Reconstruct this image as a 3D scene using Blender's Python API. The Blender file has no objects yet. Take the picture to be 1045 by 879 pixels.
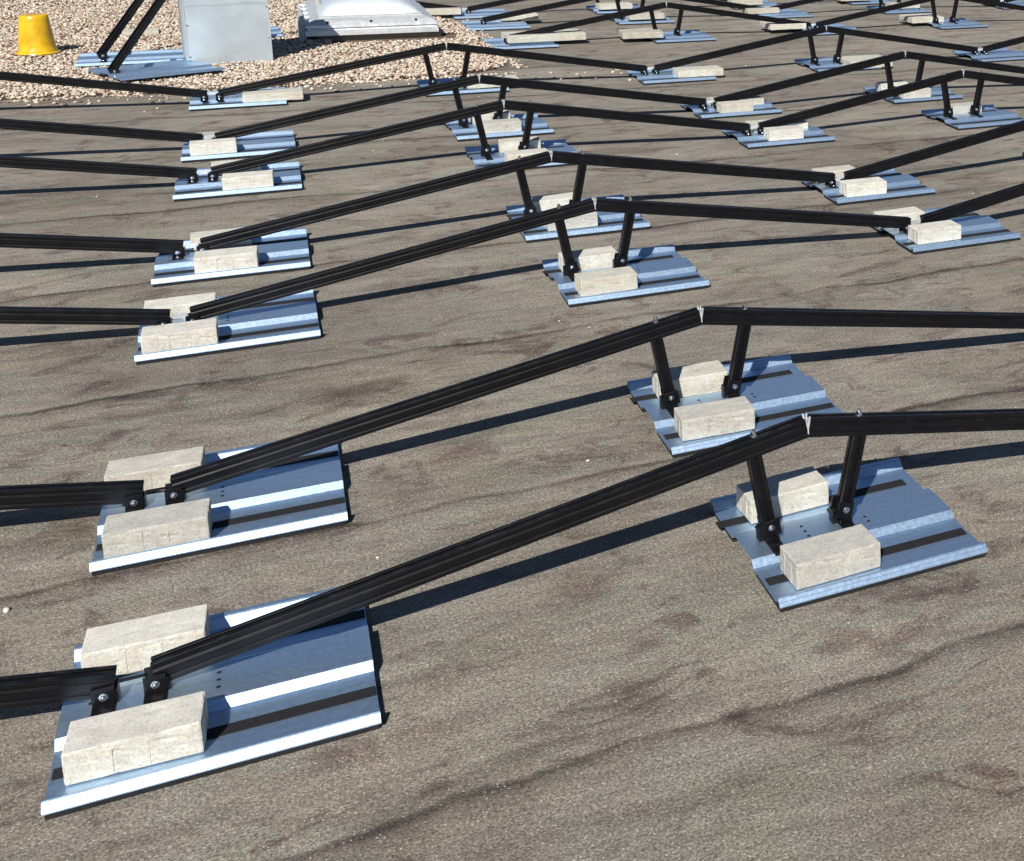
import bpy, bmesh, math, random
from mathutils import Matrix, Vector
import numpy as np
random.seed(7)
S = bpy.context.scene
COL = S.collection
PI = math.pi

# ------------------------------------------------------------------ materials
def new_mat(name):
    m = bpy.data.materials.new(name); m.use_nodes = True
    nt = m.node_tree; b = nt.nodes['Principled BSDF']
    return m, nt, b
def N(nt, t, **kw):
    n = nt.nodes.new(t)
    for k, v in kw.items():
        if k in n.inputs: n.inputs[k].default_value = v
        else: setattr(n, k, v)
    return n
def noise(nt, vec, scale, detail=3, rough=.55, dist=0):
    n = N(nt, 'ShaderNodeTexNoise'); n.inputs['Scale'].default_value = scale
    n.inputs['Detail'].default_value = detail; n.inputs['Roughness'].default_value = rough
    n.inputs['Distortion'].default_value = dist
    if vec is not None: nt.links.new(vec, n.inputs['Vector'])
    return n.outputs['Fac']
def ramp(nt, fac, stops):
    r = N(nt, 'ShaderNodeValToRGB'); e = r.color_ramp.elements
    while len(e) > 1: e.remove(e[0])
    e[0].position = stops[0][0]; e[0].color = tuple(stops[0][1]) + (1,) if len(stops[0][1]) == 3 else stops[0][1]
    for p, c in stops[1:]:
        x = e.new(p); x.color = tuple(c) + (1,)
    nt.links.new(fac, r.inputs['Fac']); return r.outputs['Color']
def g(v): return (v, v, v)
def mix(nt, mode, fac, a, b):
    n = N(nt, 'ShaderNodeMix'); n.data_type = 'RGBA'; n.blend_type = mode
    for sock, v in ((n.inputs[0], fac), (n.inputs[6], a), (n.inputs[7], b)):
        if hasattr(v, 'is_linked') or hasattr(v, 'links'): nt.links.new(v, sock)
        else: sock.default_value = v if not isinstance(v, tuple) else tuple(v) + (1,)
    return n.outputs[2]
def mth(nt, op, a, b=None, c=None):
    n = N(nt, 'ShaderNodeMath'); n.operation = op
    for i, v in enumerate((a, b, c)):
        if v is None: continue
        if hasattr(v, 'links'): nt.links.new(v, n.inputs[i])
        else: n.inputs[i].default_value = v
    return n.outputs[0]
def bump(nt, b, h, dist, strength=1):
    n = N(nt, 'ShaderNodeBump'); n.inputs['Distance'].default_value = dist; n.inputs['Strength'].default_value = strength
    nt.links.new(h, n.inputs['Height']); nt.links.new(n.outputs[0], b.inputs['Normal'])
def objvec(nt, world=False, per_object=False):
    if world:
        return N(nt, 'ShaderNodeNewGeometry').outputs['Position']
    tc = N(nt, 'ShaderNodeTexCoord').outputs['Object']
    if per_object:
        oi = N(nt, 'ShaderNodeObjectInfo')
        v = N(nt, 'ShaderNodeVectorMath'); v.operation = 'MULTIPLY_ADD'
        nt.links.new(oi.outputs['Random'], v.inputs[0]); v.inputs[1].default_value = (37, 53, 71)
        nt.links.new(tc, v.inputs[2]); return v.outputs[0]
    return tc
def scaled(nt, vec, s):
    m = N(nt, 'ShaderNodeMapping'); m.inputs['Scale'].default_value = s
    nt.links.new(vec, m.inputs['Vector']); return m.outputs[0]

STAINS = [(.18, 2.36, .10, .06), (.01, 2.36, .08, .06), (.53, 2.70, .14, .08), (.91, 2.26, .10, .05), (.57, 2.45, .10, .06), (.49, 2.27, .08, .04), (-.53, 4.47, .14, .10), (-.15, 4.31, .10, .10), (.42, 5.03, .16, .16), (.36, 3.52, .12, .09), (.15, 4.09, .16, .10), (1.04, 2.23, .10, .05)]
# roofing felt: brown-grey mineral surface, blotchy stains, lapped seams
M = {}
m, nt, b = new_mat('roofing_felt'); P = objvec(nt, True)
big = noise(nt, scaled(nt, P, (.55, 1.1, 1)), 1.1, 5, .6, .6)
col = ramp(nt, big, [(.30, (.192, .177, .150)), (.48, (.252, .233, .197)), (.68, (.308, .287, .244))])
st = noise(nt, scaled(nt, P, (.8, 1.9, 1)), 2.0, 6, .62, .8)
col = mix(nt, 'MIX', ramp(nt, st, [(.51, g(0)), (.68, g(.72))]), col, (.135, .116, .098))
st2 = noise(nt, scaled(nt, P, (1.3, 2.0, 1)), 3.1, 6, .7, 1.2)
col = mix(nt, 'MULTIPLY', ramp(nt, st2, [(.54, g(0)), (.64, g(.85))]), col, (.50, .42, .43))
gr = noise(nt, scaled(nt, P, (.5, 2.6, 1)), 2.3, 5, .65, .5)
col = mix(nt, 'MULTIPLY', ramp(nt, gr, [(.50, g(0)), (.68, g(.5))]), col, (.74, .76, .70))
# old puddle and bitumen stains where the photograph has them
wob2 = noise(nt, P, 5.5, 6, .68, .6)
sep0 = N(nt, 'ShaderNodeSeparateXYZ'); nt.links.new(P, sep0.inputs[0]); mask = None
for bx, by, rx, ry in STAINS:
    dx_ = mth(nt, 'DIVIDE', mth(nt, 'SUBTRACT', sep0.outputs['X'], bx), rx); dy_ = mth(nt, 'DIVIDE', mth(nt, 'SUBTRACT', sep0.outputs['Y'], by), ry)
    dd = mth(nt, 'SQRT', mth(nt, 'ADD', mth(nt, 'MULTIPLY', dx_, dx_), mth(nt, 'MULTIPLY', dy_, dy_)))
    k_ = mth(nt, 'SUBTRACT', 1.0, dd)
    mask = k_ if mask is None else mth(nt, 'MAXIMUM', mask, k_)
mask = mth(nt, 'ADD', mask, mth(nt, 'MULTIPLY', mth(nt, 'SUBTRACT', wob2, .5), 3.4))
col = mix(nt, 'MULTIPLY', ramp(nt, mask, [(.05, g(0)), (.80, g(.80))]), col, (.58, .50, .50))
wt = noise(nt, scaled(nt, P, (1, 2.2, 1)), 1.7, 4, .6, .3)
col = mix(nt, 'SCREEN', ramp(nt, wt, [(.56, g(0)), (.74, g(.42))]), col, (.11, .095, .07))
rust = noise(nt, scaled(nt, P, (1, 1.5, 1)), 1.3, 5, .7, .8)
col = mix(nt, 'MULTIPLY', ramp(nt, rust, [(.50, g(0)), (.70, g(.42))]), col, (1.0, .86, .74))
# streaks drawn out along the lanes
sk = noise(nt, scaled(nt, P, (1.1, 13, 1)), 1.5, 5, .6, .25)
col = mix(nt, 'MULTIPLY', ramp(nt, sk, [(.50, g(0)), (.74, g(.28))]), col, (.66, .62, .60))
# lapped seams every 1.11 m
sx = N(nt, 'ShaderNodeSeparateXYZ'); nt.links.new(P, sx.inputs[0])
wob = noise(nt, scaled(nt, P, (1, .35, 1)), 2.4, 5, .55)
yy = mth(nt, 'ADD', sx.outputs['Y'], mth(nt, 'MULTIPLY', mth(nt, 'SUBTRACT', wob, .5), .17))
ph = mth(nt, 'FRACT', mth(nt, 'DIVIDE', mth(nt, 'SUBTRACT', yy, 2.13 - 11.1), 1.11))
seam = ramp(nt, ph, [(0, g(.95)), (.012, g(.8)), (.020, g(0)), (.935, g(0)), (.985, g(.42)), (1.0, g(.95))])
sbreak = ramp(nt, noise(nt, scaled(nt, P, (1.3, .3, 1)), 1.9, 3), [(.36, g(.25)), (.56, g(.95))])
seam = mix(nt, 'MULTIPLY', 1.0, seam, sbreak)
col = mix(nt, 'MULTIPLY', seam, col, (.30, .26, .25))
# mineral grit
gn = noise(nt, P, 185, 3, .8)
col = mix(nt, 'MULTIPLY', 1.0, col, ramp(nt, gn, [(.30, g(.30)), (.5, g(.95)), (.70, g(1.9))]))
tp = noise(nt, scaled(nt, P, (.8, 1.2, 1)), 3.4, 5, .7, .5)
col = mix(nt, 'MULTIPLY', 1.0, col, ramp(nt, tp, [(.30, (.95, .98, .91)), (.45, (1.0, 1.0, 1.0)), (.58, (1.03, .99, .98)), (.72, (.86, .79, .83))]))
gm = noise(nt, scaled(nt, P, (1, 1.3, 1)), 14, 5, .75)
col = mix(nt, 'MULTIPLY', 1.0, col, ramp(nt, gm, [(.30, g(.88)), (.5, g(1.0)), (.70, g(1.09))]))
gn2 = noise(nt, P, 90, 3, .8)
col = mix(nt, 'MULTIPLY', 1.0, col, ramp(nt, gn2, [(.3, g(.72)), (.5, g(1.0)), (.7, g(1.30))]))
vo = N(nt, 'ShaderNodeTexVoronoi'); vo.inputs['Scale'].default_value = 190; nt.links.new(P, vo.inputs['Vector'])
vsep = N(nt, 'ShaderNodeSeparateColor'); nt.links.new(vo.outputs['Color'], vsep.inputs[0])
fleck = mth(nt, 'MULTIPLY', mth(nt, 'GREATER_THAN', vsep.outputs[0], .93), mth(nt, 'LESS_THAN', vo.outputs['Distance'], .34))
col = mix(nt, 'MIX', mth(nt, 'MULTIPLY', fleck, .75), col, (.56, .52, .46))
nt.links.new(col, b.inputs['Base Color']); b.inputs['Roughness'].default_value = .85
b.inputs['Specular IOR Level'].default_value = .3
hh = mth(nt, 'ADD', mth(nt, 'MULTIPLY', gn, .0045), mth(nt, 'MULTIPLY', noise(nt, scaled(nt, P, (1, 2, 1)), 3.0, 3), .035))
hh = mth(nt, 'ADD', hh, mth(nt, 'MULTIPLY', ramp(nt, ph, [(0, g(1)), (.01, g(0)), (.93, g(0)), (1, g(1))]), .003))
bump(nt, b, hh, 1.0, .75)
M['felt'] = m

# galvanised sheet
def galv(name, colr, r0, r1, metal=1.0, sc=30, st_=(3, 40, 40)):
    m, nt, b = new_mat(name); P = objvec(nt, per_object=True)
    n1 = noise(nt, P, sc, 4, .6); n2 = noise(nt, scaled(nt, P, st_), 2, 3)
    c = mix(nt, 'MULTIPLY', 1.0, colr, ramp(nt, n1, [(.3, g(.92)), (.7, g(1.05))]))
    c = mix(nt, 'MULTIPLY', .35, c, ramp(nt, n2, [(.35, g(.86)), (.65, g(1.07))]))
    nt.links.new(c, b.inputs['Base Color']); b.inputs['Metallic'].default_value = metal
    rr = N(nt, 'ShaderNodeMapRange'); nt.links.new(n1, rr.inputs[0]); rr.inputs[1].default_value = .3; rr.inputs[2].default_value = .7
    rr.inputs[3].default_value = r0; rr.inputs[4].default_value = r1; nt.links.new(rr.outputs[0], b.inputs['Roughness'])
    return m
M['galv'] = galv('galvanised_sheet', (.54, .73, .95), .37, .45, .90, 110)
M['duct'] = galv('weathered_zinc', (.50, .56, .59), .42, .58, .35, 5, (3, 3, 2))
M['alu'] = galv('mill_aluminium', (.80, .82, .83), .30, .45, .55, 20)
M['bolt'] = galv('stainless_bolt', (.85, .85, .86), .16, .25, 1.0, 60)

m, nt, b = new_mat('black_anodised'); P = objvec(nt, per_object=True)
n = noise(nt, scaled(nt, P, (2, 60, 60)), 3, 3)
bc = ramp(nt, n, [(.3, (.0030, .0030, .0040)), (.7, (.0065, .0063, .0076))])
ge = N(nt, 'ShaderNodeNewGeometry'); sz = N(nt, 'ShaderNodeSeparateXYZ'); nt.links.new(ge.outputs['Normal'], sz.inputs[0])
up = ramp(nt, sz.outputs['Z'], [(.75, g(.10)), (.95, g(1))])
bc = mix(nt, 'MIX', mth(nt, 'MULTIPLY', up, ramp(nt, noise(nt, P, 26, 6, .75), [(.50, g(0)), (.72, g(.22))])), bc, (.16, .145, .12))
nt.links.new(bc, b.inputs['Base Color'])
nt.links.new(ramp(nt, noise(nt, P, 14, 4), [(.3, g(.28)), (.7, g(.44))]), b.inputs['Roughness'])
b.inputs['Specular IOR Level'].default_value = .25
M['black'] = m
m, nt, b = new_mat('black_rubber'); P = objvec(nt, per_object=True)
nt.links.new(ramp(nt, noise(nt, P, 180, 2, .8), [(.35, (.004, .004, .006)), (.7, (.014, .014, .017))]), b.inputs['Base Color'])
b.inputs['Roughness'].default_value = .85
M['rubber'] = m

# concrete
def concrete(name, c0, c1, c2):
    m, nt, b = new_mat(name); P = objvec(nt, per_object=True)
    n1 = noise(nt, P, 22, 5, .65); n2 = noise(nt, P, 210, 3, .75)
    c = ramp(nt, n1, [(.30, c0), (.5, c1), (.72, c2)])
    c = mix(nt, 'MULTIPLY', 1.0, c, ramp(nt, n2, [(.28, g(.68)), (.5, g(1)), (.75, g(1.16))]))
    pit = ramp(nt, noise(nt, P, 95, 2, .5), [(.24, g(.5)), (.33, g(1))])
    c = mix(nt, 'MULTIPLY', .8, c, pit)
    # honey-coloured mottling on the pressed sides
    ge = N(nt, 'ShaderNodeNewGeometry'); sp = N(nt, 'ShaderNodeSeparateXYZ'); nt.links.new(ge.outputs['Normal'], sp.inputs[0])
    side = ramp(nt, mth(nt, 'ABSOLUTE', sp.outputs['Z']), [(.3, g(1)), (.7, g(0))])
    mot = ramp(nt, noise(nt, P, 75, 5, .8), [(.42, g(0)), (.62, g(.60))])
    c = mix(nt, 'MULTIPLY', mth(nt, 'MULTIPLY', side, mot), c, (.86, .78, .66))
    tn = ramp(nt, N(nt, 'ShaderNodeObjectInfo').outputs['Random'], [(0, (.76, .76, .76)), (.35, (.90, .87, .81)), (.65, (1.0, .985, .95)), (1, (1.10, 1.09, 1.05))])
    c = mix(nt, 'MULTIPLY', 1.0, c, tn)
    nt.links.new(c, b.inputs['Base Color']); b.inputs['Roughness'].default_value = .9
    b.inputs['Specular IOR Level'].default_value = .25
    bump(nt, b, mth(nt, 'ADD', mth(nt, 'MULTIPLY', n2, .6), mth(nt, 'MULTIPLY', n1, 1.5)), .0013, .8)
    return m
M['paver'] = concrete('concrete_paver', (.48, .472, .44), (.575, .567, .53), (.65, .642, .605))
M['slab'] = concrete('grey_concrete_slab', (.42, .41, .37), (.50, .49, .44), (.56, .55, .50))

# gravel
m, nt, b = new_mat('rounded_gravel')
at = N(nt, 'ShaderNodeAttribute'); at.attribute_name = 'tint'
P = objvec(nt, True)
c = ramp(nt, at.outputs['Fac'], [(0, (.10, .065, .05)), (.14, (.34, .23, .16)), (.35, (.56, .46, .35)), (.6, (.67, .58, .46)), (.8, (.78, .72, .61)), (.93, (.60, .43, .34)), (1, (.86, .84, .79))])
c = mix(nt, 'MULTIPLY', 1.0, c, ramp(nt, noise(nt, P, 60, 3), [(.3, g(.66)), (.7, g(1.0))]))
nt.links.new(c, b.inputs['Base Color']); b.inputs['Roughness'].default_value = .75
M['pebble'] = m
m, nt, b = new_mat('gravel_bed'); P = objvec(nt, True)
nt.links.new(ramp(nt, noise(nt, P, 90, 3), [(.3, (.05, .035, .022)), (.7, (.22, .16, .11))]), b.inputs['Base Color'])
b.inputs['Roughness'].default_value = .95
M['bed'] = m
m, nt, b = new_mat('yellow_plastic')
b.inputs['Base Color'].default_value = (.78, .46, .01, 1); b.inputs['Roughness'].default_value = .35
nt.links.new(ramp(nt, noise(nt, objvec(nt), 9, 4), [(.3, (.50, .27, .012)), (.5, (.72, .43, .012)), (.7, (.80, .50, .015))]), b.inputs['Base Color'])
M['yellow'] = m
m, nt, b = new_mat('opal_acrylic')
nt.links.new(ramp(nt, noise(nt, objvec(nt), 5, 4), [(.3, (.62, .67, .70)), (.7, (.74, .79, .82))]), b.inputs['Base Color'])
b.inputs['Roughness'].default_value = .12; b.inputs['Coat Weight'].default_value = .4
M['opal'] = m
m, nt, b = new_mat('dark_hole'); b.inputs['Base Color'].default_value = (.006, .006, .007, 1); b.inputs['Roughness'].default_value = .9
nt.links.new(ramp(nt, noise(nt, objvec(nt), 50, 2), [(.3, g(.004)), (.7, g(.01))]), b.inputs['Base Color'])
M['hole'] = m
m, nt, b = new_mat('skylight_upstand'); P = objvec(nt)
nt.links.new(ramp(nt, noise(nt, scaled(nt, P, (4, 4, 20)), 6, 5, .7), [(.3, (.17, .165, .14)), (.7, (.33, .32, .27))]), b.inputs['Base Color'])
b.inputs['Roughness'].default_value = .9
M['upstand'] = m

# ------------------------------------------------------------------ mesh helpers
def mesh_from(name, V, F, mats, midx=None, smooth=False):
    me = bpy.data.meshes.new(name); me.from_pydata([tuple(v) for v in V], [], F)
    for mm in mats: me.materials.append(mm)
    if midx:
        for p_, i in zip(me.polygons, midx): p_.material_index = i
    if smooth:
        for p_ in me.polygons: p_.use_smooth = True
    me.update(); return me
class MB:
    def __init__(s): s.V = []; s.F = []; s.I = []
    def add(s, V, F, mi=0):
        o = len(s.V); s.V += [tuple(v) for v in V]; s.F += [tuple(o + i for i in f) for f in F]; s.I += [mi] * len(F)
    def box(s, x0, x1, y0, y1, z0, z1, M4=None, mi=0):
        V = [Vector((x, y, z)) for z in (z0, z1) for y in (y0, y1) for x in (x0, x1)]
        if M4: V = [M4 @ v for v in V]
        s.add(V, [(0, 2, 3, 1), (4, 5, 7, 6), (0, 1, 5, 4), (2, 6, 7, 3), (0, 4, 6, 2), (1, 3, 7, 5)], mi)
    def cyl(s, c, axis, r, h, n=16, r2=None, mi=0):
        r2 = r if r2 is None else r2
        q = Vector((0, 0, 1)).rotation_difference(Vector(axis).normalized()).to_matrix()
        c = Vector(c); V = []
        for k, rr in ((0, r), (h, r2)):
            for i in range(n):
                a = 2 * PI * i / n; V.append(c + q @ Vector((rr * math.cos(a), rr * math.sin(a), k)))
        F = [(i, (i + 1) % n, n + (i + 1) % n, n + i) for i in range(n)] + [tuple(range(n))[::-1], tuple(range(n, 2 * n))]
        s.add(V, F, mi)
    def extrude_x(s, prof, x0, x1, M4=None, mi=0):
        n = len(prof); V = [Vector((x, y, z)) for x in (x0, x1) for y, z in prof]
        if M4: V = [M4 @ v for v in V]
        F = [(i, (i + 1) % n, n + (i + 1) % n, n + i) for i in range(n)] + [tuple(range(n))[::-1], tuple(range(n, 2 * n))]
        s.add(V, F, mi)
    def mesh(s, name, mats, bevel=0, smooth=False):
        me = mesh_from(name, s.V, s.F, mats if isinstance(mats, (list, tuple)) else [mats], s.I, smooth)
        bm = bmesh.new(); bm.from_mesh(me)
        bmesh.ops.recalc_face_normals(bm, faces=bm.faces)
        if bevel:
            bmesh.ops.bevel(bm, geom=list(bm.edges), offset=bevel, segments=1, affect='EDGES', clamp_overlap=True)
        bm.to_mesh(me); bm.free(); return me
def link(name, data, parent=None, loc=(0, 0, 0), rot=(0, 0, 0)):
    o = bpy.data.objects.new(name, data); COL.objects.link(o)
    o.location = loc; o.rotation_euler = rot
    if parent: o.parent = parent
    return o
def tag(o, label=None, cat=None, group=None, kind=None):
    if label: o['label'] = label
    if cat: o['category'] = cat
    if group: o['group'] = group
    if kind: o['kind'] = kind
    return o

# ------------------------------------------------------------------ the roof
me = mesh_from('flat_roof', [(-60, -20, 0), (70, -20, 0), (70, 110, 0), (-60, 110, 0)], [(0, 1, 2, 3)], [M['felt']])
tag(link('flat_roof', me), 'brown grey mineral roofing felt with dark stains and lapped seams', None, None, 'structure')

# gravel patch
outline = [(-3.6, 9.78), (-2.2, 9.80), (-1.15, 9.76), (-.6, 9.66), (-.14, 9.66), (.3, 9.69), (.7, 9.70), (1.0, 9.72), (1.3, 9.84), (1.46, 10.0), (1.52, 10.3),
           (1.53, 10.7), (1.50, 11.3), (1.50, 11.9), (1.49, 12.5), (1.38, 12.95), (1.15, 13.3), (.9, 14.2), (.7, 17.5), (-3.6, 17.5)]
def inside(x, y, poly=outline):
    r = False; j = len(poly) - 1
    for i in range(len(poly)):
        xi, yi = poly[i]; xj, yj = poly[j]
        if (yi > y) != (yj > y) and x < (xj - xi) * (y - yi) / (yj - yi) + xi: r = not r
        j = i
    return r
bedV = [(x + .012 * math.sin(9 * x + 5 * y), y, .004) for x, y in outline]
link('gravel_bed', mesh_from('gravel_bed', bedV, [tuple(range(len(bedV)))], [M['bed']]))['kind'] = 'structure'
def pebbles(name, pts, rmin, rmax, seed, label):
    rng = np.random.default_rng(seed)
    bm = bmesh.new(); bmesh.ops.create_icosphere(bm, subdivisions=1, radius=1)
    v0 = np.array([v.co[:] for v in bm.verts]); f0 = np.array([[v.index for v in f.verts] for f in bm.faces]); bm.free()
    n = len(pts); pts = np.array(pts); r = rng.uniform(rmin, rmax, n)
    sc = np.stack([r * rng.uniform(.85, 1.35, n), r * rng.uniform(.7, 1.1, n), r * rng.uniform(.5, .8, n)], 1)
    a = rng.uniform(0, 2 * PI, n); t = rng.uniform(-.5, .5, n)
    V = v0[None] * (1 + rng.uniform(-.12, .12, (n, len(v0), 1))) * sc[:, None]
    ct, stt = np.cos(t)[:, None], np.sin(t)[:, None]
    x, y, z = V[..., 0], V[..., 1], V[..., 2]
    x, z = x * ct - z * stt, x * stt + z * ct
    ca, sa = np.cos(a)[:, None], np.sin(a)[:, None]
    V = np.stack([x * ca - y * sa, x * sa + y * ca, z], -1)
    V[..., 0] += pts[:, 0, None]; V[..., 1] += pts[:, 1, None]; V[..., 2] += pts[:, 2, None]
    F = (f0[None] + (np.arange(n) * len(v0))[:, None, None]).reshape(-1, 3)
    me = bpy.data.meshes.new(name); nv = n * len(v0); nf = len(F)
    me.vertices.add(nv); me.vertices.foreach_set('co', V.reshape(-1))
    me.loops.add(nf * 3); me.loops.foreach_set('vertex_index', F.reshape(-1).astype(np.int32))
    me.polygons.add(nf); me.polygons.foreach_set('loop_start', (np.arange(nf) * 3).astype(np.int32))
    me.polygons.foreach_set('loop_total', np.full(nf, 3, np.int32))
    me.polygons.foreach_set('use_smooth', np.ones(nf, bool))
    at = me.attributes.new('tint', 'FLOAT', 'POINT'); at.data.foreach_set('value', np.repeat(rng.uniform(0, 1, n), len(v0)).astype(np.float32))
    me.materials.append(M['pebble']); me.update(calc_edges=True)
    return tag(link(name, me), label, None, None, 'stuff')
pts = []
for _ in range(105000):
    x = random.uniform(-3.5, 1.56); y = 9.6 + 7.4 * random.random() ** 1.15
    if y > 14.6 and random.random() < .3: continue
    if .44 < x < 1.36 and 11.50 < y < 11.85: continue
    if inside(x + random.gauss(0, .012), y + random.gauss(0, .016)):
        pts.append((x, y, .006 + random.uniform(0, .020)))
for _ in range(420):
    x = random.uniform(-3, 1.5); y = random.choice([9.70]) - abs(random.gauss(0, .035))
    pts.append((x, y, .006))
for _ in range(150):
    x = random.uniform(-3, 2.2); y = 9.62 - abs(random.gauss(0, .16)); pts.append((x, y, .005))
for _ in range(160):
    t = random.uniform(9.9, 12.8); pts.append((1.53 + abs(random.gauss(0, .045)), t, .006))
pebbles('gravel', pts, .0068, .0150, 3, 'beige rounded gravel spread around the skylight and the metal duct')
crumb = [(random.uniform(-1.2, 4), random.uniform(2.2, 9.5)) for _ in range(46)]
crumb += [(.86, 4.33), (.90, 4.33), (.88, 4.36), (1.73, 4.38), (2.0, 4.40), (1.46, 4.30), (.96, 2.32)]
pebbles('loose_grit', [(x, y, .003) for x, y in crumb], .003, .0075, 5, 'a few pale crumbs of grit scattered over the felt')

# ------------------------------------------------------------------ mounting frames
X0, D = -.304, 1.309
ZL, ZH = .087, .311
slope = math.atan2(ZH - ZL, D - .034)
RW, RH = .0155, .046
def half(y): return y
rail_prof = [(-RW, -.001), (-RW, -.009), (-RW + .0028, -.0105), (-RW + .0028, -.0145), (-RW, -.016), (-RW, -.031), (-RW + .0018, -.0325), (-RW + .0018, -.036), (-RW, -.0375), (-RW, -RH),
             (-.005, -RH), (-.005, -RH + .007), (.005, -RH + .007), (.005, -RH), (RW, -RH), (RW, -.0375), (RW - .0018, -.036), (RW - .0018, -.0325), (RW, -.031), (RW, -.016), (RW - .0028, -.0145), (RW - .0028, -.0105), (RW, -.009), (RW, -.001),
             (RW - .001, 0), (.005, 0), (.005, -.007), (-.005, -.007), (-.005, 0), (-RW + .001, 0)]
Lr = math.hypot(D - .034, ZH - ZL)
mb = MB(); mb.extrude_x(rail_prof, 0, Lr); rail_me = mb.mesh('mounting_rail', M['black'], .0005)
# base sheet
w, d_ = .50, .50
top = [(0.0, .0125), (.0005, .0150), (.0055, .0212), (.0068, .0216), (.0118, .0278), (.0145, .0296), (.0190, .0292), (.0215, .027), (.0235, .016), (.170, .0155), (.1725, .0160), (.1875, .0312), (.191, .0320),
       (.309, .0320), (.312, .0312), (.326, .0160), (.329, .0155), (.464, .0155), (.4665, .016), (.4815, .0325), (.485, .0345), (.497, .0346), (.500, .031), (.501, .014)]
def offs(pr, t):
    out = []
    for i, (y, z) in enumerate(pr):
        y0, z0 = pr[max(i - 1, 0)]; y1, z1 = pr[min(i + 1, len(pr) - 1)]
        dy, dz = y1 - y0, z1 - z0; l = math.hypot(dy, dz) or 1
        out.append((y + dz / l * t, z - dy / l * t))
    return out
def sheet_mesh(holes, W=.50):
    mb = MB(); mb.extrude_x(top + offs(top, .0011)[::-1], 0, W)
    for hx, hy in holes: mb.cyl((hx, hy, .0321), (0, 0, 1), .0042, .0004, 12, mi=1)
    return mb.mesh('base_sheet', [M['galv'], M['hole']])
hl = [(.244, .225), (.244, .250), (.244, .275), (.044, .225), (.044, .275)]
hr = [(.150, .226), (.150, .250), (.235, .226), (.150, .275), (.235, .275), (.30, .226), (.30, .25)]
low_sheet = sheet_mesh(hl); ridge_sheet = sheet_mesh(hr)
mb = MB(); mb.box(.008, .493, 0, .031, .0158, .0176); strip_me = mb.mesh('rubber_strip', M['rubber'])
mb = MB(); mb.box(.004, .4985, 0, .031, .0158, .0176); strip_low = mb.mesh('rubber_strip', M['rubber'])
mb = MB(); mb.box(.003, .497, .004, .168, .0008, .0115); mb.box(.003, .497, .332, .466, .0008, .0142); pad_me = mb.mesh('rubber_pad', M['rubber'])
def prism_bracket_low():
    mb = MB()
    mb.box(-.018, .018, -.0215, -.0168, .0316, .066)          # face plate against the rail
    mb.box(-.018, .018, -.0225, -.0212, .060, .062)
    mb.box(-.018, .018, -.062, -.0168, .0314, .0352)          # flange towards the viewer
    mb.box(.0182, .0222, -.0215, .0168, .0316, .058)
    mb.box(-.018, .018, .0168, .021, .0316, .064)
    return mb.mesh('rail_bracket', M['black'], .0008)
br_low = prism_bracket_low()
def bolt_mesh(axis):
    mb = MB(); mb.cyl((0, 0, 0), axis, .0078, .0014, 18)
    a = Vector(axis); mb.cyl(a * .0014, axis, .0062, .0022, 6)
    mb.cyl(a * .0036, axis, .0045, .0030, 14, .0032)
    return mb.mesh('bolt', M['bolt'], .0003)
bolt_f, bolt_u = bolt_mesh((0, -1, 0)), bolt_mesh((0, 0, 1))
mb = MB(); mb.cyl((0, 0, 0), (0, 0, 1), .0085, .002, 18); mb.cyl((0, 0, .002), (0, 0, 1), .0068, .0095, 6); mb.cyl((0, 0, .0115), (0, 0, 1), .0042, .004, 12)
bolt_top = mb.mesh('bolt', M['bolt'], .0004)
def foot_mesh(tilt):
    mb = MB()
    mb.box(-.016, .016, -.085, .060, .0314, .0352)
    R = Matrix.Translation((0, 0, .064)) @ Matrix.Rotation(tilt, 4, 'Y') @ Matrix.Translation((0, 0, -.064))
    mb.box(-.0195, .0195, -.0225, -.0175, .044, .084, R)
    mb.box(-.0195, .0195, .0175, .0225, .044, .084, R)
    mb.box(-.014, .014, -.030, -.0228, .0354, .046)
    mb.box(-.028, -.0165, -.012, .012, .0316, .066)
    return mb.mesh('post_foot', M['black'], .0008)
def joint_mesh():
    mb = MB()
    for s in (-1, 1):
        R = Matrix.Rotation(s * slope, 4, 'Y')
        mb.box(s * .001 - .0016 + s * .004, s * .001 + .0016 + s * .004, -.012, .012, -.040, -.004, R)
        mb.box(s * .004 - .0015, s * .004 + .0015, -.0135, -.0075, -.004, .004, R)
        mb.box(s * .004 - .0015, s * .004 + .0015, .0075, .0135, -.004, .004, R)
    mb.box(-.0055, .0055, -.0085, .0085, -.036, -.014)
    return mb.mesh('joint_connector', M['alu'], .0004)
joint_me = joint_mesh()
mb = MB(); mb.box(-.022, .022, -.011, .011, -.026, -.020); mb.box(-.020, .020, -.012, -.0095, -.028, -.010); low_joint_me = mb.mesh('valley_connector', M['alu'], .0004)
mb = MB(); mb.box(-.022, .022, -.013, -.009, -.022, -.017); low_joint_dark = mb.mesh('valley_connector_dark', M['black'])
post_prof_w = .0155
def post_mesh(xa, za, xb, zb):
    # upright extrusion with a groove in every face, from foot (xa, za) to rail (xb, zb)
    w_, q = post_prof_w, .0045
    sec = [(-w_, -w_), (-q, -w_), (-q, -w_ + .006), (q, -w_ + .006), (q, -w_), (w_, -w_), (w_, -q), (w_ - .006, -q), (w_ - .006, q), (w_, q), (w_, w_), (q, w_), (q, w_ - .006), (-q, w_ - .006), (-q, w_), (-w_, w_), (-w_, q), (-w_ + .006, q), (-w_ + .006, -q), (-w_, -q)]
    n = len(sec); V = [(xa + x, y, za) for x, y in sec] + [(xb + x, y, zb) for x, y in sec]
    mb = MB(); mb.add(V, [(i, (i + 1) % n, n + (i + 1) % n, n + i) for i in range(n)] + [tuple(range(n))[::-1], tuple(range(n, 2 * n))])
    return mb.mesh('post', M['black'])
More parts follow.
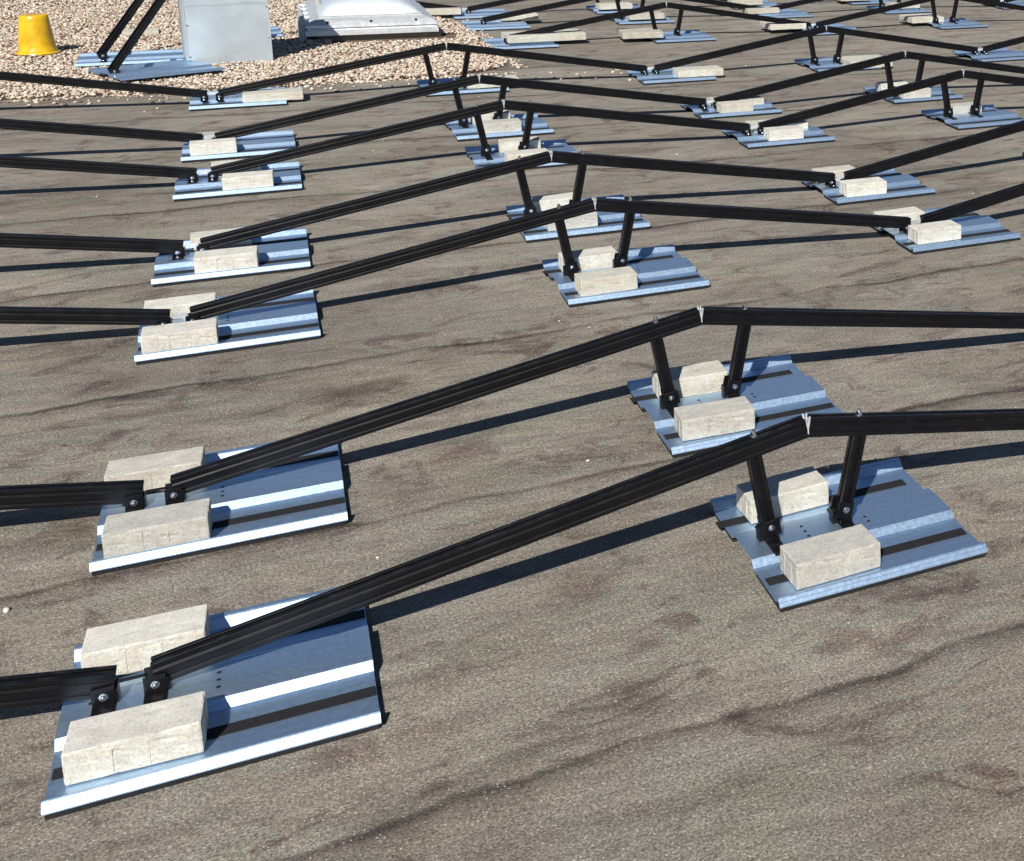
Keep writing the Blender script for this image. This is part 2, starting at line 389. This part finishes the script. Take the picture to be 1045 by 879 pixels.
PL_T, PL_B, PR_T, PR_B = -.127, -.092, .129, .087
zt = ZH - .127 * math.tan(slope) - RH + .003
post_l, post_r = post_mesh(PL_B, .042, PL_T, zt), post_mesh(PR_B, .042, PR_T, zt)
foot_l, foot_r = foot_mesh(math.atan2(PL_T - PL_B, .19)), foot_mesh(math.atan2(PR_T - PR_B, .19))
GR = 'black zigzag rail frames bolted to galvanised base plates'
def rel_jit(k): return random.uniform(-k, k)

def base_plate(root, x, ridge, dark_joint, detail=True, dy=0.0):
    pl = link('base_plate', ridge_sheet if ridge else low_sheet, root, (x + (-.163 if ridge else -.118) + rel_jit(.004), -.262 + dy, 0), (0, 0, rel_jit(.008)))
    for k, yy_ in enumerate((.090, .379)):
        link('rubber_strip', strip_me if ridge else strip_low, pl, (((-.022 if (k and ridge) else 0)), yy_ + rel_jit(.002), 0))
    link('rubber_pad', pad_me, pl)
    return pl
def frame(i, Y, xo, c0, c1, label, start_rail=None, end_rail=None, dys={}, dark=False, skip=(), shift={}):
    """columns c0..c1, even = valley, odd = ridge; rails join neighbouring columns"""
    root = link('mounting_frame', None, None, (xo, Y, 0)); root.empty_display_size = .1
    tag(root, label, 'rail frame', GR)
    a = c0 if start_rail is None else start_rail
    e = c1 if end_rail is None else end_rail
    for c in range(a, e):
        x = c * D
        if c % 2 == 0: link('rail', rail_me, root, (x + .026, 0, ZL), (0, -slope, 0))
        else: link('rail', rail_me, root, (x + .008, 0, ZH), (0, slope, 0))
    for c in range(c0, c1 + 1):
        if c in skip: continue
        x = c * D
        if c % 2 == 0:
            base_plate(root, x, False, dark, dy=dys.get(c, 0))
            for s in (-1, 1):
                if (s < 0 and c - 1 < a) or (s > 0 and c + 1 > e): continue
                bx = x + (-.048 if s < 0 else .031)
                k = link('rail_bracket', br_low, root, (bx, 0, 0))
                link('bolt', bolt_f, k, (0, -.0217, .049))
                if not dark: link('bolt', bolt_u, k, (0, -.046, .0353))
            if c - 1 >= a and c + 1 <= e:
                link('rail_connector', low_joint_dark if dark else low_joint_me, root, (x - .001, 0, ZL))
        else:
            base_plate(root, x, True, dark, dy=dys.get(c, 0))
            for s, pm, fm, bb, tt in ((-1, post_l, foot_l, PL_B, PL_T), (1, post_r, foot_r, PR_B, PR_T)):
                link('post', pm, root, (x, 0, 0))
                f = link('post_foot', fm, root, (x + bb, 0, 0)); link('bolt', bolt_f, f, (s * .002, -.0227, .066))
                link('bolt', bolt_top, root, (x + tt, -.004, ZH - (abs(tt) - .008) * math.tan(slope) + .0004))
            link('ridge_connector', joint_me, root, (x, 0, ZH))
    return root
YA = {1: 2.683, 2: 3.508, 3: 4.841, 4: 5.697, 5: 6.971, 6: 7.801, 7: 9.176}
names = {1: 'first', 2: 'second', 3: 'third', 4: 'fourth', 5: 'fifth', 6: 'sixth', 7: 'seventh'}
XR = {1: X0 + .001, 2: X0 - .003, 3: X0 - .006, 4: X0, 5: X0 + .008, 6: X0 + .008, 7: X0}
lab = {1: 'frontmost full zigzag of black rails, crossing from bottom left to the right edge', 2: 'second black rail zigzag from the front, paired with the frontmost one',
       3: 'third black rail zigzag from the front, first of the middle pair', 4: 'fourth black rail zigzag from the front, second of the middle pair',
       5: 'fifth black rail zigzag from the front, just behind the middle pair', 6: 'sixth black rail zigzag from the front, in front of the one along the gravel',
       7: 'seventh black rail zigzag from the front, running along the gravel edge'}
cend = {1: 2, 2: 2, 3: 3, 4: 3, 5: 3, 6: 4, 7: 4}
dys = {1: {0: -.016, 1: 0}, 2: {0: .002, 1: -.005}, 3: {0: .02, 1: -.02, 2: .027}, 4: {0: -.02, 1: -.015, 2: 0}, 5: {0: 0, 1: .005, 2: .003}, 6: {0: -.017, 1: -.027, 2: .045, 3: .06}, 7: {0: .055, 1: .035, 2: -.03, 3: 0}}
for i in range(1, 8):
    frame(i, YA[i], XR[i], 0, cend[i], lab[i], start_rail=-1, end_rail=cend[i] + 1, dys=dys[i], dark=i < 3)
XB = 1.625
frame(8, 11.05, XB, 0, 4, 'black rail zigzag starting at the long grey slab right of the skylight', end_rail=5, dys={0: .03, 1: -.01})
frame(9, 12.29, XB, 0, 4, 'black rail zigzag behind the long slab, starting level with the skylight corner', end_rail=5)
frame(10, 13.14, XB - .01, 0, 4, 'farthest black rail zigzag, along the top edge right of the skylight', start_rail=-1, end_rail=5)

# ------------------------------------------------------------------ pavers
def paver_mesh(L, W, H, seed, nibs=True):
    rng = random.Random(seed); bm = bmesh.new()
    nx, ny, nz = 10, 5, 4
    bmesh.ops.create_cube(bm, size=1)
    for v in bm.verts: v.co = Vector(((v.co.x + .5) * L, (v.co.y + .5) * W, (v.co.z + .5) * H))
    bmesh.ops.bevel(bm, geom=list(bm.edges), offset=.0035, segments=2, profile=.6, affect='EDGES')
    bmesh.ops.subdivide_edges(bm, edges=[e for e in bm.edges if e.calc_length() > .03], cuts=7, use_grid_fill=True)
    for v in bm.verts:
        v.co += Vector((rng.gauss(0, .00022), rng.gauss(0, .00022), rng.gauss(0, .0002)))
        if rng.random() < .03: v.co += (Vector((L / 2, W / 2, H / 2)) - v.co).normalized() * rng.uniform(.001, .003)
    me = bpy.data.meshes.new('paver'); 
    if nibs:
        mb = MB()
        for fx in ((.08, .47, .90) if rng.random() < .5 else (.35, .62)):
            fx += rng.uniform(-.02, .02); mb.box(fx * L - .0022, fx * L + .0022, -.0009, .0012, .004, H - .009)
            mb.box(fx * L - .0022, fx * L + .0022, W - .0012, W + .0014, .004, H - .009)
        for fy in (.3, .7):
            mb.box(-.0014, .0012, fy * W - .0018, fy * W + .0018, .004, H - .009); mb.box(L - .0012, L + .0014, fy * W - .0018, fy * W + .0018, .004, H - .009)
        t = bpy.data.meshes.new('t'); t.from_pydata(mb.V, [], mb.F); bm.from_mesh(t)
    bmesh.ops.recalc_face_normals(bm, faces=bm.faces)
    bm.to_mesh(me); bm.free(); me.materials.append(M['paver']); return me
pav = [paver_mesh(.2, .1, .0595, s) for s in range(6)]
pg = 'concrete pavers weighing down the base plates'
cnt = [0]
def paver(x, y, z, rz, label):
    o = link('concrete_paver', pav[cnt[0] % 6], None, (x, y, z), (0, 0, rz)); cnt[0] += 1
    return tag(o, label, 'paver', pg)
ZP = .0180
def rowlab(i): return names[i] + ' rail row from the front'
pl_ = {0: 'left valley plate', 1: 'middle ridge plate', 2: 'right valley plate', 3: 'far right ridge plate'}
# (row, column, front?, x, y, rotation)
PV = [(1, 0, 1, -.392, 2.462, -.045), (1, 0, 0, -.394, 2.778, -.03), (1, 1, 1, .898, 2.461, .03), (1, 1, 0, .904, 2.782, .05),
      (2, 0, 1, -.400, 3.281, -.03), (2, 0, 0, -.420, 3.600, -.035), (2, 1, 1, .884, 3.296, -.05), (2, 1, 0, .900, 3.585, -.03),
      (3, 0, 1, -.407, 4.634, 0), (3, 0, 0, -.414, 4.915, .02), (3, 1, 1, .892, 4.607, .02), (3, 1, 0, .890, 4.890, .02),
      (4, 0, 1, -.293, 5.465, -.03), (4, 0, 0, -.312, 5.750, .02), (4, 1, 1, .945, 5.496, -.02), (4, 1, 0, .930, 5.78, .02),
      (5, 0, 1, -.224, 6.762, -.02), (5, 0, 0, -.270, 7.045, .02), (5, 1, 1, .985, 6.735, .02), (5, 1, 0, .995, 7.045, -.03),
      (6, 0, 1, -.373, 7.592, .03), (6, 0, 0, -.384, 7.80, .02), (6, 1, 1, .990, 7.575, .01), (6, 1, 0, .975, 7.84, .02),
      (3, 2, 1, 2.240, 4.672, 0), (3, 2, 0, 2.196, 4.925, .02), (4, 2, 1, 2.268, 5.493, -.02), (4, 2, 0, 2.240, 5.772, .02),
      (5, 2, 1, 2.345, 6.788, -.02), (6, 2, 1, 2.340, 7.625, .02), (6, 3, 1, 3.560, 7.66, .01), (6, 3, 0, 3.52, 7.93, .02), (5, 3, 0, 3.60, 7.03, 0)]
for (i, c, f, x, y, rz) in PV:
    paver(x, y, ZP, rz, f"{'front' if f else 'rear'} pale concrete paver, {pl_[c]}, {rowlab(i)}")
def slab_mesh(L, W, H, seed):
    rng = random.Random(seed); bm = bmesh.new(); bmesh.ops.create_cube(bm, size=1)
    for v in bm.verts: v.co = Vector(((v.co.x + .5) * L, (v.co.y + .5) * W, (v.co.z + .5) * H))
    bmesh.ops.bevel(bm, geom=list(bm.edges), offset=.004, segments=2, profile=.6, affect='EDGES')
    bmesh.ops.subdivide_edges(bm, edges=[e for e in bm.edges if e.calc_length() > .04], cuts=9, use_grid_fill=True)
    for v in bm.verts: v.co += Vector((rng.gauss(0, .0006), rng.gauss(0, .0006), rng.gauss(0, .0004)))
    me = bpy.data.meshes.new('slab'); bm.to_mesh(me); bm.free(); me.materials.append(M['slab']); return me
s32 = slab_mesh(.32, .16, .05, 1); s30 = slab_mesh(.33, .30, .05, 2); s60 = slab_mesh(.60, .30, .055, 3); s35 = slab_mesh(.30, .20, .05, 4)
sg = 'grey concrete slabs on the farther base plates'
SL = [(s32, -.152, 9.055, .018, -.02, 'grey slab on the right end of the left plate beside the gravel edge'),
      (s32, 1.105, 9.06, .018, 0, 'grey slab behind the first ridge post at the gravel corner'),
      (s32, 2.455, 8.99, .018, -.04, 'grey slab on the right valley plate of the seventh rail row'),
      (s30, 3.72, 8.93, .018, -.06, 'square grey slab leaning out of the far right ridge plate, seventh row'),
      (s32, 2.325, 6.985, .018, -.02, 'grey slab on the rear of the right valley plate, fifth rail row'),
      (s32, 2.34, 7.79, .018, -.03, 'grey slab on the rear of the right valley plate, sixth rail row'),
      (s60, 1.655, 10.95, .036, .03, 'long grey slab lying across the plate right of the gravel'),
      (s30, 2.53, 10.90, .036, -.08, 'grey slab on the left end of the first ridge plate behind the gravel'),
      (s30, 3.84, 11.03, .036, .0, 'grey slab between two rails at the upper right, on a valley plate'),
      (s30, 5.225, 11.06, .036, .0, 'grey slab at the right edge below the farthest rails'),
      (s32, 1.82, 12.40, .036, 0, 'grey slab on the plate just behind the long slab'),
      (s32, 2.88, 12.11, .036, 0, 'grey slab between the posts of the middle upper ridge, second far row'),
      (s32, 4.02, 12.20, .036, 0, 'grey slab under the valley joint of the second far row'),
      (s35, 1.27, 13.02, .036, -.1, 'grey slab beside the skylight corner, on the farthest left plate'),
      (s32, 2.80, 12.98, .036, 0, 'grey slab at the foot of the farthest ridge posts'),
      (s32, 4.10, 12.93, .036, 0, 'grey slab on the valley plate of the farthest row'),
      (s32, 5.30, 12.98, .036, 0, 'grey slab beside the right ridge posts of the farthest row'),
      (s32, 5.52, 12.18, .036, 0, 'grey slab on the right ridge plate of the second far row')]
for me_, x, y, z, rz, l in SL:
    tag(link('paving_stone', me_, None, (x, y, z), (0, 0, rz)), l, 'slab', sg, 'thing')

# ------------------------------------------------------------------ steep collector frame on the gravel
root = link('steep_support_frame', None, None, (-.95, 10.5, .012)); tag(root, 'steep black struts bolted to galvanised plates on the gravel left of the duct', 'support frame')
def local_plate(x, y, rz, z=.008):
    p_ = link('base_plate', sheet_mesh([(.3, .25), (.3, .22)], .62), root, (x + .95, y - 10.5, z), (0, 0, rz)); return p_
local_plate(-1.135, 10.80, .02, .010); local_plate(-.825, 10.01, .42, .018)
def strut(x, y, z, ang, L):
    q = link('strut', None, root) if False else None
    mb = MB(); mb.extrude_x(rail_prof, 0, L); mb.extrude_x([(-.017, -.048), (-.017, -.012), (.017, -.012), (.017, -.048)], .005, .05)
    o = link('strut', mb.mesh('strut', M['black']), root, (x + .95, y - 10.5, z), (0, -ang, 0))
    return o
UD = Vector((.275, .53, .39)); yaw_ = math.atan2(.53, .275); pit = math.atan2(.39, math.hypot(.275, .53))
for (x, y) in ((-1.015, 11.0), (-.894, 10.23)):
    mb = MB(); mb.extrude_x(rail_prof, 0, 1.62)
    o = link('strut', mb.mesh('strut', M['black']), root, (x + .95, y - 10.5, .080), (0, -pit, yaw_)); o.rotation_mode = 'XYZ'
    k = link('post_foot', foot_l, root, (x + .030 + .95, y - 10.5, -.002)); link('bolt', bolt_f, k, (-.002, -.0227, .066)); link('bolt', bolt_u, k, (0, -.06, .0353))
    e = Vector((x, y, .06)) + UD.normalized() * 1.52
    mb = MB(); mb.box(-.0155, .0155, -.0155, .0155, 0, e.z - .03); link('rear_leg', mb.mesh('rear_leg', M['black'], .001), root, (e.x + .95, e.y - 10.5, .0))
local_plate(-.50, 11.95, .05, .006)

# slab half sunk in the gravel
tag(link('garden_stone', slab_mesh(.24, .20, .04, 9), None, (-.98, 12.50, .004), (0, 0, .05)), 'small square slab half sunk in the gravel behind the steep struts', 'slab', None, 'thing')

# ------------------------------------------------------------------ duct
root = link('metal_duct', None, None, (-.479, 10.69, 0), (0, 0, .14)); tag(root, 'tall grey zinc box duct standing upright on the gravel', 'duct')
mb = MB(); wd, dp, hd = .512, .30, .80
mb.box(0, wd, 0, dp, 0, hd); link('casing', mb.mesh('casing', M['duct'], .004), root)
mb = MB(); mb.box(-.012, wd + .012, -.012, dp + .012, .003, .016); link('base_flange', mb.mesh('base_flange', M['duct'], .002), root)
mb = MB(); mb.box(wd - .004, wd + .0035, -.0035, .014, .017, hd - .01); mb.box(-.0035, .004, -.0035, .014, .017, hd - .01); link('corner_seam', mb.mesh('corner_seam', M['duct'], .001), root)
for q_ in range(7):
    mb = MB(); mb.cyl((0, 0, 0), (0, -1, 0), .0065, .004, 10, .004); link('screw', mb.mesh('screw', M['bolt']), root, (.012 + (wd - .024) * (q_ % 2), -.0036, .08 + .11 * q_))
mb = MB(); mb.box(.004, wd - .004, -.0022, .0, .43, .452); link('joint_strip', mb.mesh('joint_strip', M['duct'], .0006), root)
mb = MB(); mb.box(-.03, wd + .03, -.03, dp + .03, hd, hd + .04); link('cap', mb.mesh('cap', M['duct'], .004), root)

# ------------------------------------------------------------------ skylight
root = link('skylight', None, None, (.27, 11.70, 0), (0, 0, .0)); tag(root, 'white framed domed skylight on a low grey upstand in the gravel', 'skylight')
WS, DS = .965, 1.6
mb = MB()
pr = [(0.06, 0), (0.03, .075)]
V = [(.08, .06, 0), (WS - .02 + .05, .06, 0), (WS + .03, DS - .06, 0), (.08, DS - .06, 0), (.08, .06, .07), (WS - .0, .06, .07), (WS - .0, DS - .06, .07), (.08, DS - .06, .07)]
mb.add(V, [(0, 1, 5, 4), (1, 2, 6, 5), (2, 3, 7, 6), (3, 0, 4, 7), (4, 5, 6, 7)])
link('upstand', mb.mesh('upstand', M['upstand']), root)
def ring(mb, x0, x1, y0, y1, z0, z1, ix):
    """four-sided sloped collar: outer rectangle at z0, inset by ix at z1"""
    V = [(x0, y0, z0), (x1, y0, z0), (x1, y1, z0), (x0, y1, z0), (x0 + ix, y0 + ix, z1), (x1 - ix, y0 + ix, z1), (x1 - ix, y1 - ix, z1), (x0 + ix, y1 - ix, z1)]
    mb.add(V, [(0, 1, 5, 4), (1, 2, 6, 5), (2, 3, 7, 6), (3, 0, 4, 7), (0, 3, 2, 1), (4, 5, 6, 7)])
mb = MB()
ring(mb, .0, WS, 0, DS, .055, .098, .002); ring(mb, .010, WS - .010, .010, DS - .010, .0985, .116, .006)
ring(mb, .002, WS - .002, .002, DS - .002, .1165, .140, .004); ring(mb, .014, WS - .014, .014, DS - .014, .1405, .165, .03); ring(mb, .048, WS - .048, .048, DS - .048, .1655, .186, .045); ring(mb, .098, WS - .098, .098, DS - .098, .1865, .200, .02)
link('frame', mb.mesh('frame', M['alu'], .0015), root)
# dome
nx = ny = 28; V = []; F = []
for j in range(ny + 1):
    for i in range(nx + 1):
        u, v = i / nx, j / ny
        hgt = (max(0, 1 - abs(2 * u - 1) ** 3.2) * max(0, 1 - abs(2 * v - 1) ** 4.0)) ** .75
        V.append((.105 + (WS - .21) * u, .105 + (DS - .21) * v, .1995 + .13 * hgt))
for j in range(ny):
    for i in range(nx): a = j * (nx + 1) + i; F.append((a, a + 1, a + nx + 2, a + nx + 1))
link('dome', mesh_from('dome', V, F, [M['opal']], smooth=True), root)
mb = MB(); mb.box(.115, WS - .115, .110, .130, .2005, .206)
link('clamp_strip', mb.mesh('clamp_strip', M['alu'], .001), root)
for fx in (.16, .47, .80):
    mb = MB(); mb.cyl((0, 0, 0), (0, 0, 1), .011, .007, 12, .008); link('screw', mb.mesh('screw', M['hole']), root, (fx, .030, .158), (.7, 0, 0))
# hinge ribs along the left side
for k in range(5):
    mb = MB(); mb.box(-.014, .045, -.03, .03, 0, .02); mb.box(-.014, -.004, -.03, .03, -.05, 0)
    link('hinge', mb.mesh('hinge', M['alu'], .003), root, (.012, .16 + .3 * k, .150), (0, 0, 0))
mb = MB(); pts_ = []
prof = [(0, .0), (.0, .14), (.012, .20), (.03, .23), (.045, .20), (.05, .10), (.05, .0)]
V = []
for yy_ in (.02, .32):
    V += [(-.045 + px_, yy_ + (.0 if yy_ < .1 else 0), .02 + pz_) for px_, pz_ in prof]
n = len(prof)
mb.add(V, [(i, (i + 1) % n, n + (i + 1) % n, n + i) for i in range(n)] + [tuple(range(n)), tuple(range(n, 2 * n))[::-1]])
link('drive_cover', mb.mesh('drive_cover', M['duct'], .004), root)

# ------------------------------------------------------------------ yellow bucket turned over
root = link('yellow_bucket', None, None, (-1.425, 11.62, .012)); tag(root, 'yellow plastic bucket standing upside down on the gravel at the left edge', 'bucket')
def lathe(prof, n=40):
    V = []; F = []
    for r, z in prof:
        for i in range(n): V.append((r * math.cos(2 * PI * i / n), r * math.sin(2 * PI * i / n), z))
    for k in range(len(prof) - 1):
        for i in range(n): F.append((k * n + i, k * n + (i + 1) % n, (k + 1) * n + (i + 1) % n, (k + 1) * n + i))
    F.append(tuple(range((len(prof) - 1) * n, len(prof) * n))); return V, F
V, F = lathe([(.118, .0), (.122, .03), (.110, .05), (.108, .08), (.088, .26), (.085, .285), (.078, .292), (.070, .292)])
link('pail', mesh_from('pail', V, F, [M['yellow']], smooth=True), root)
V, F = lathe([(.119, .0), (.134, .004), (.135, .028), (.125, .032)]); F.pop()
link('rim', mesh_from('rim', V, F, [M['yellow']], smooth=True), root)

mb = MB()
for k in range(26):
    a0, a1 = PI * k / 26, PI * (k + 1) / 26
    p0 = Vector((.130 * math.cos(a0), -.134 * math.sin(a0) , .018 + .0)); p1 = Vector((.130 * math.cos(a1), -.134 * math.sin(a1), .018))
    p0 *= 1.07; p1 *= 1.07
    mb.cyl(p0, p1 - p0, .0025, (p1 - p0).length, 8)
link('handle', mb.mesh('handle', M['bolt']), root)

# ------------------------------------------------------------------ light
sun_dir = Vector((.60, 1.05, -1.0)).normalized()
L = bpy.data.lights.new('sun', 'SUN'); L.energy = 5.0; L.angle = math.radians(.5); L.color = (1, .955, .89)
so = link('sun', L); so.rotation_euler = sun_dir.to_track_quat('-Z', 'Y').to_euler()
W = bpy.data.worlds.new('World'); S.world = W; W.use_nodes = True; nt = W.node_tree
sky = nt.nodes.new('ShaderNodeTexSky'); sky.sky_type = 'NISHITA'; sky.sun_disc = False
to = -sun_dir; sky.sun_elevation = math.asin(to.z); sky.sun_rotation = math.atan2(to.x, to.y); sky.air_density = .7; sky.dust_density = .1; sky.ozone_density = 2.0
bg = nt.nodes['Background']; nt.links.new(sky.outputs[0], bg.inputs['Color']); bg.inputs['Strength'].default_value = .052

# ------------------------------------------------------------------ camera
f = 1339.484
r = Vector((0.86480745, -0.5014691, 0.02523502)); u = Vector((0.07930031, 0.18603956, 0.97933689)); fw = Vector((0.4958019, 0.8449367, -0.20065506))
cam = bpy.data.cameras.new('camera'); co = link('camera', cam)
co.matrix_world = Matrix(((r.x, u.x, -fw.x, 0), (r.y, u.y, -fw.y, 0), (r.z, u.z, -fw.z, 1.58582), (0, 0, 0, 1)))
cam.sensor_fit = 'HORIZONTAL'; cam.sensor_width = 36; cam.lens = f / 1045 * 36
cam.shift_x = (522.5 - 1047.84) / 1045; cam.shift_y = -(439.5 - 128.49) / 1045
cam.clip_start = .05; cam.clip_end = 500
S.camera = co
S.view_settings.view_transform = 'Standard'; S.view_settings.look = 'None'; S.view_settings.exposure = .30; S.view_settings.gamma = 1
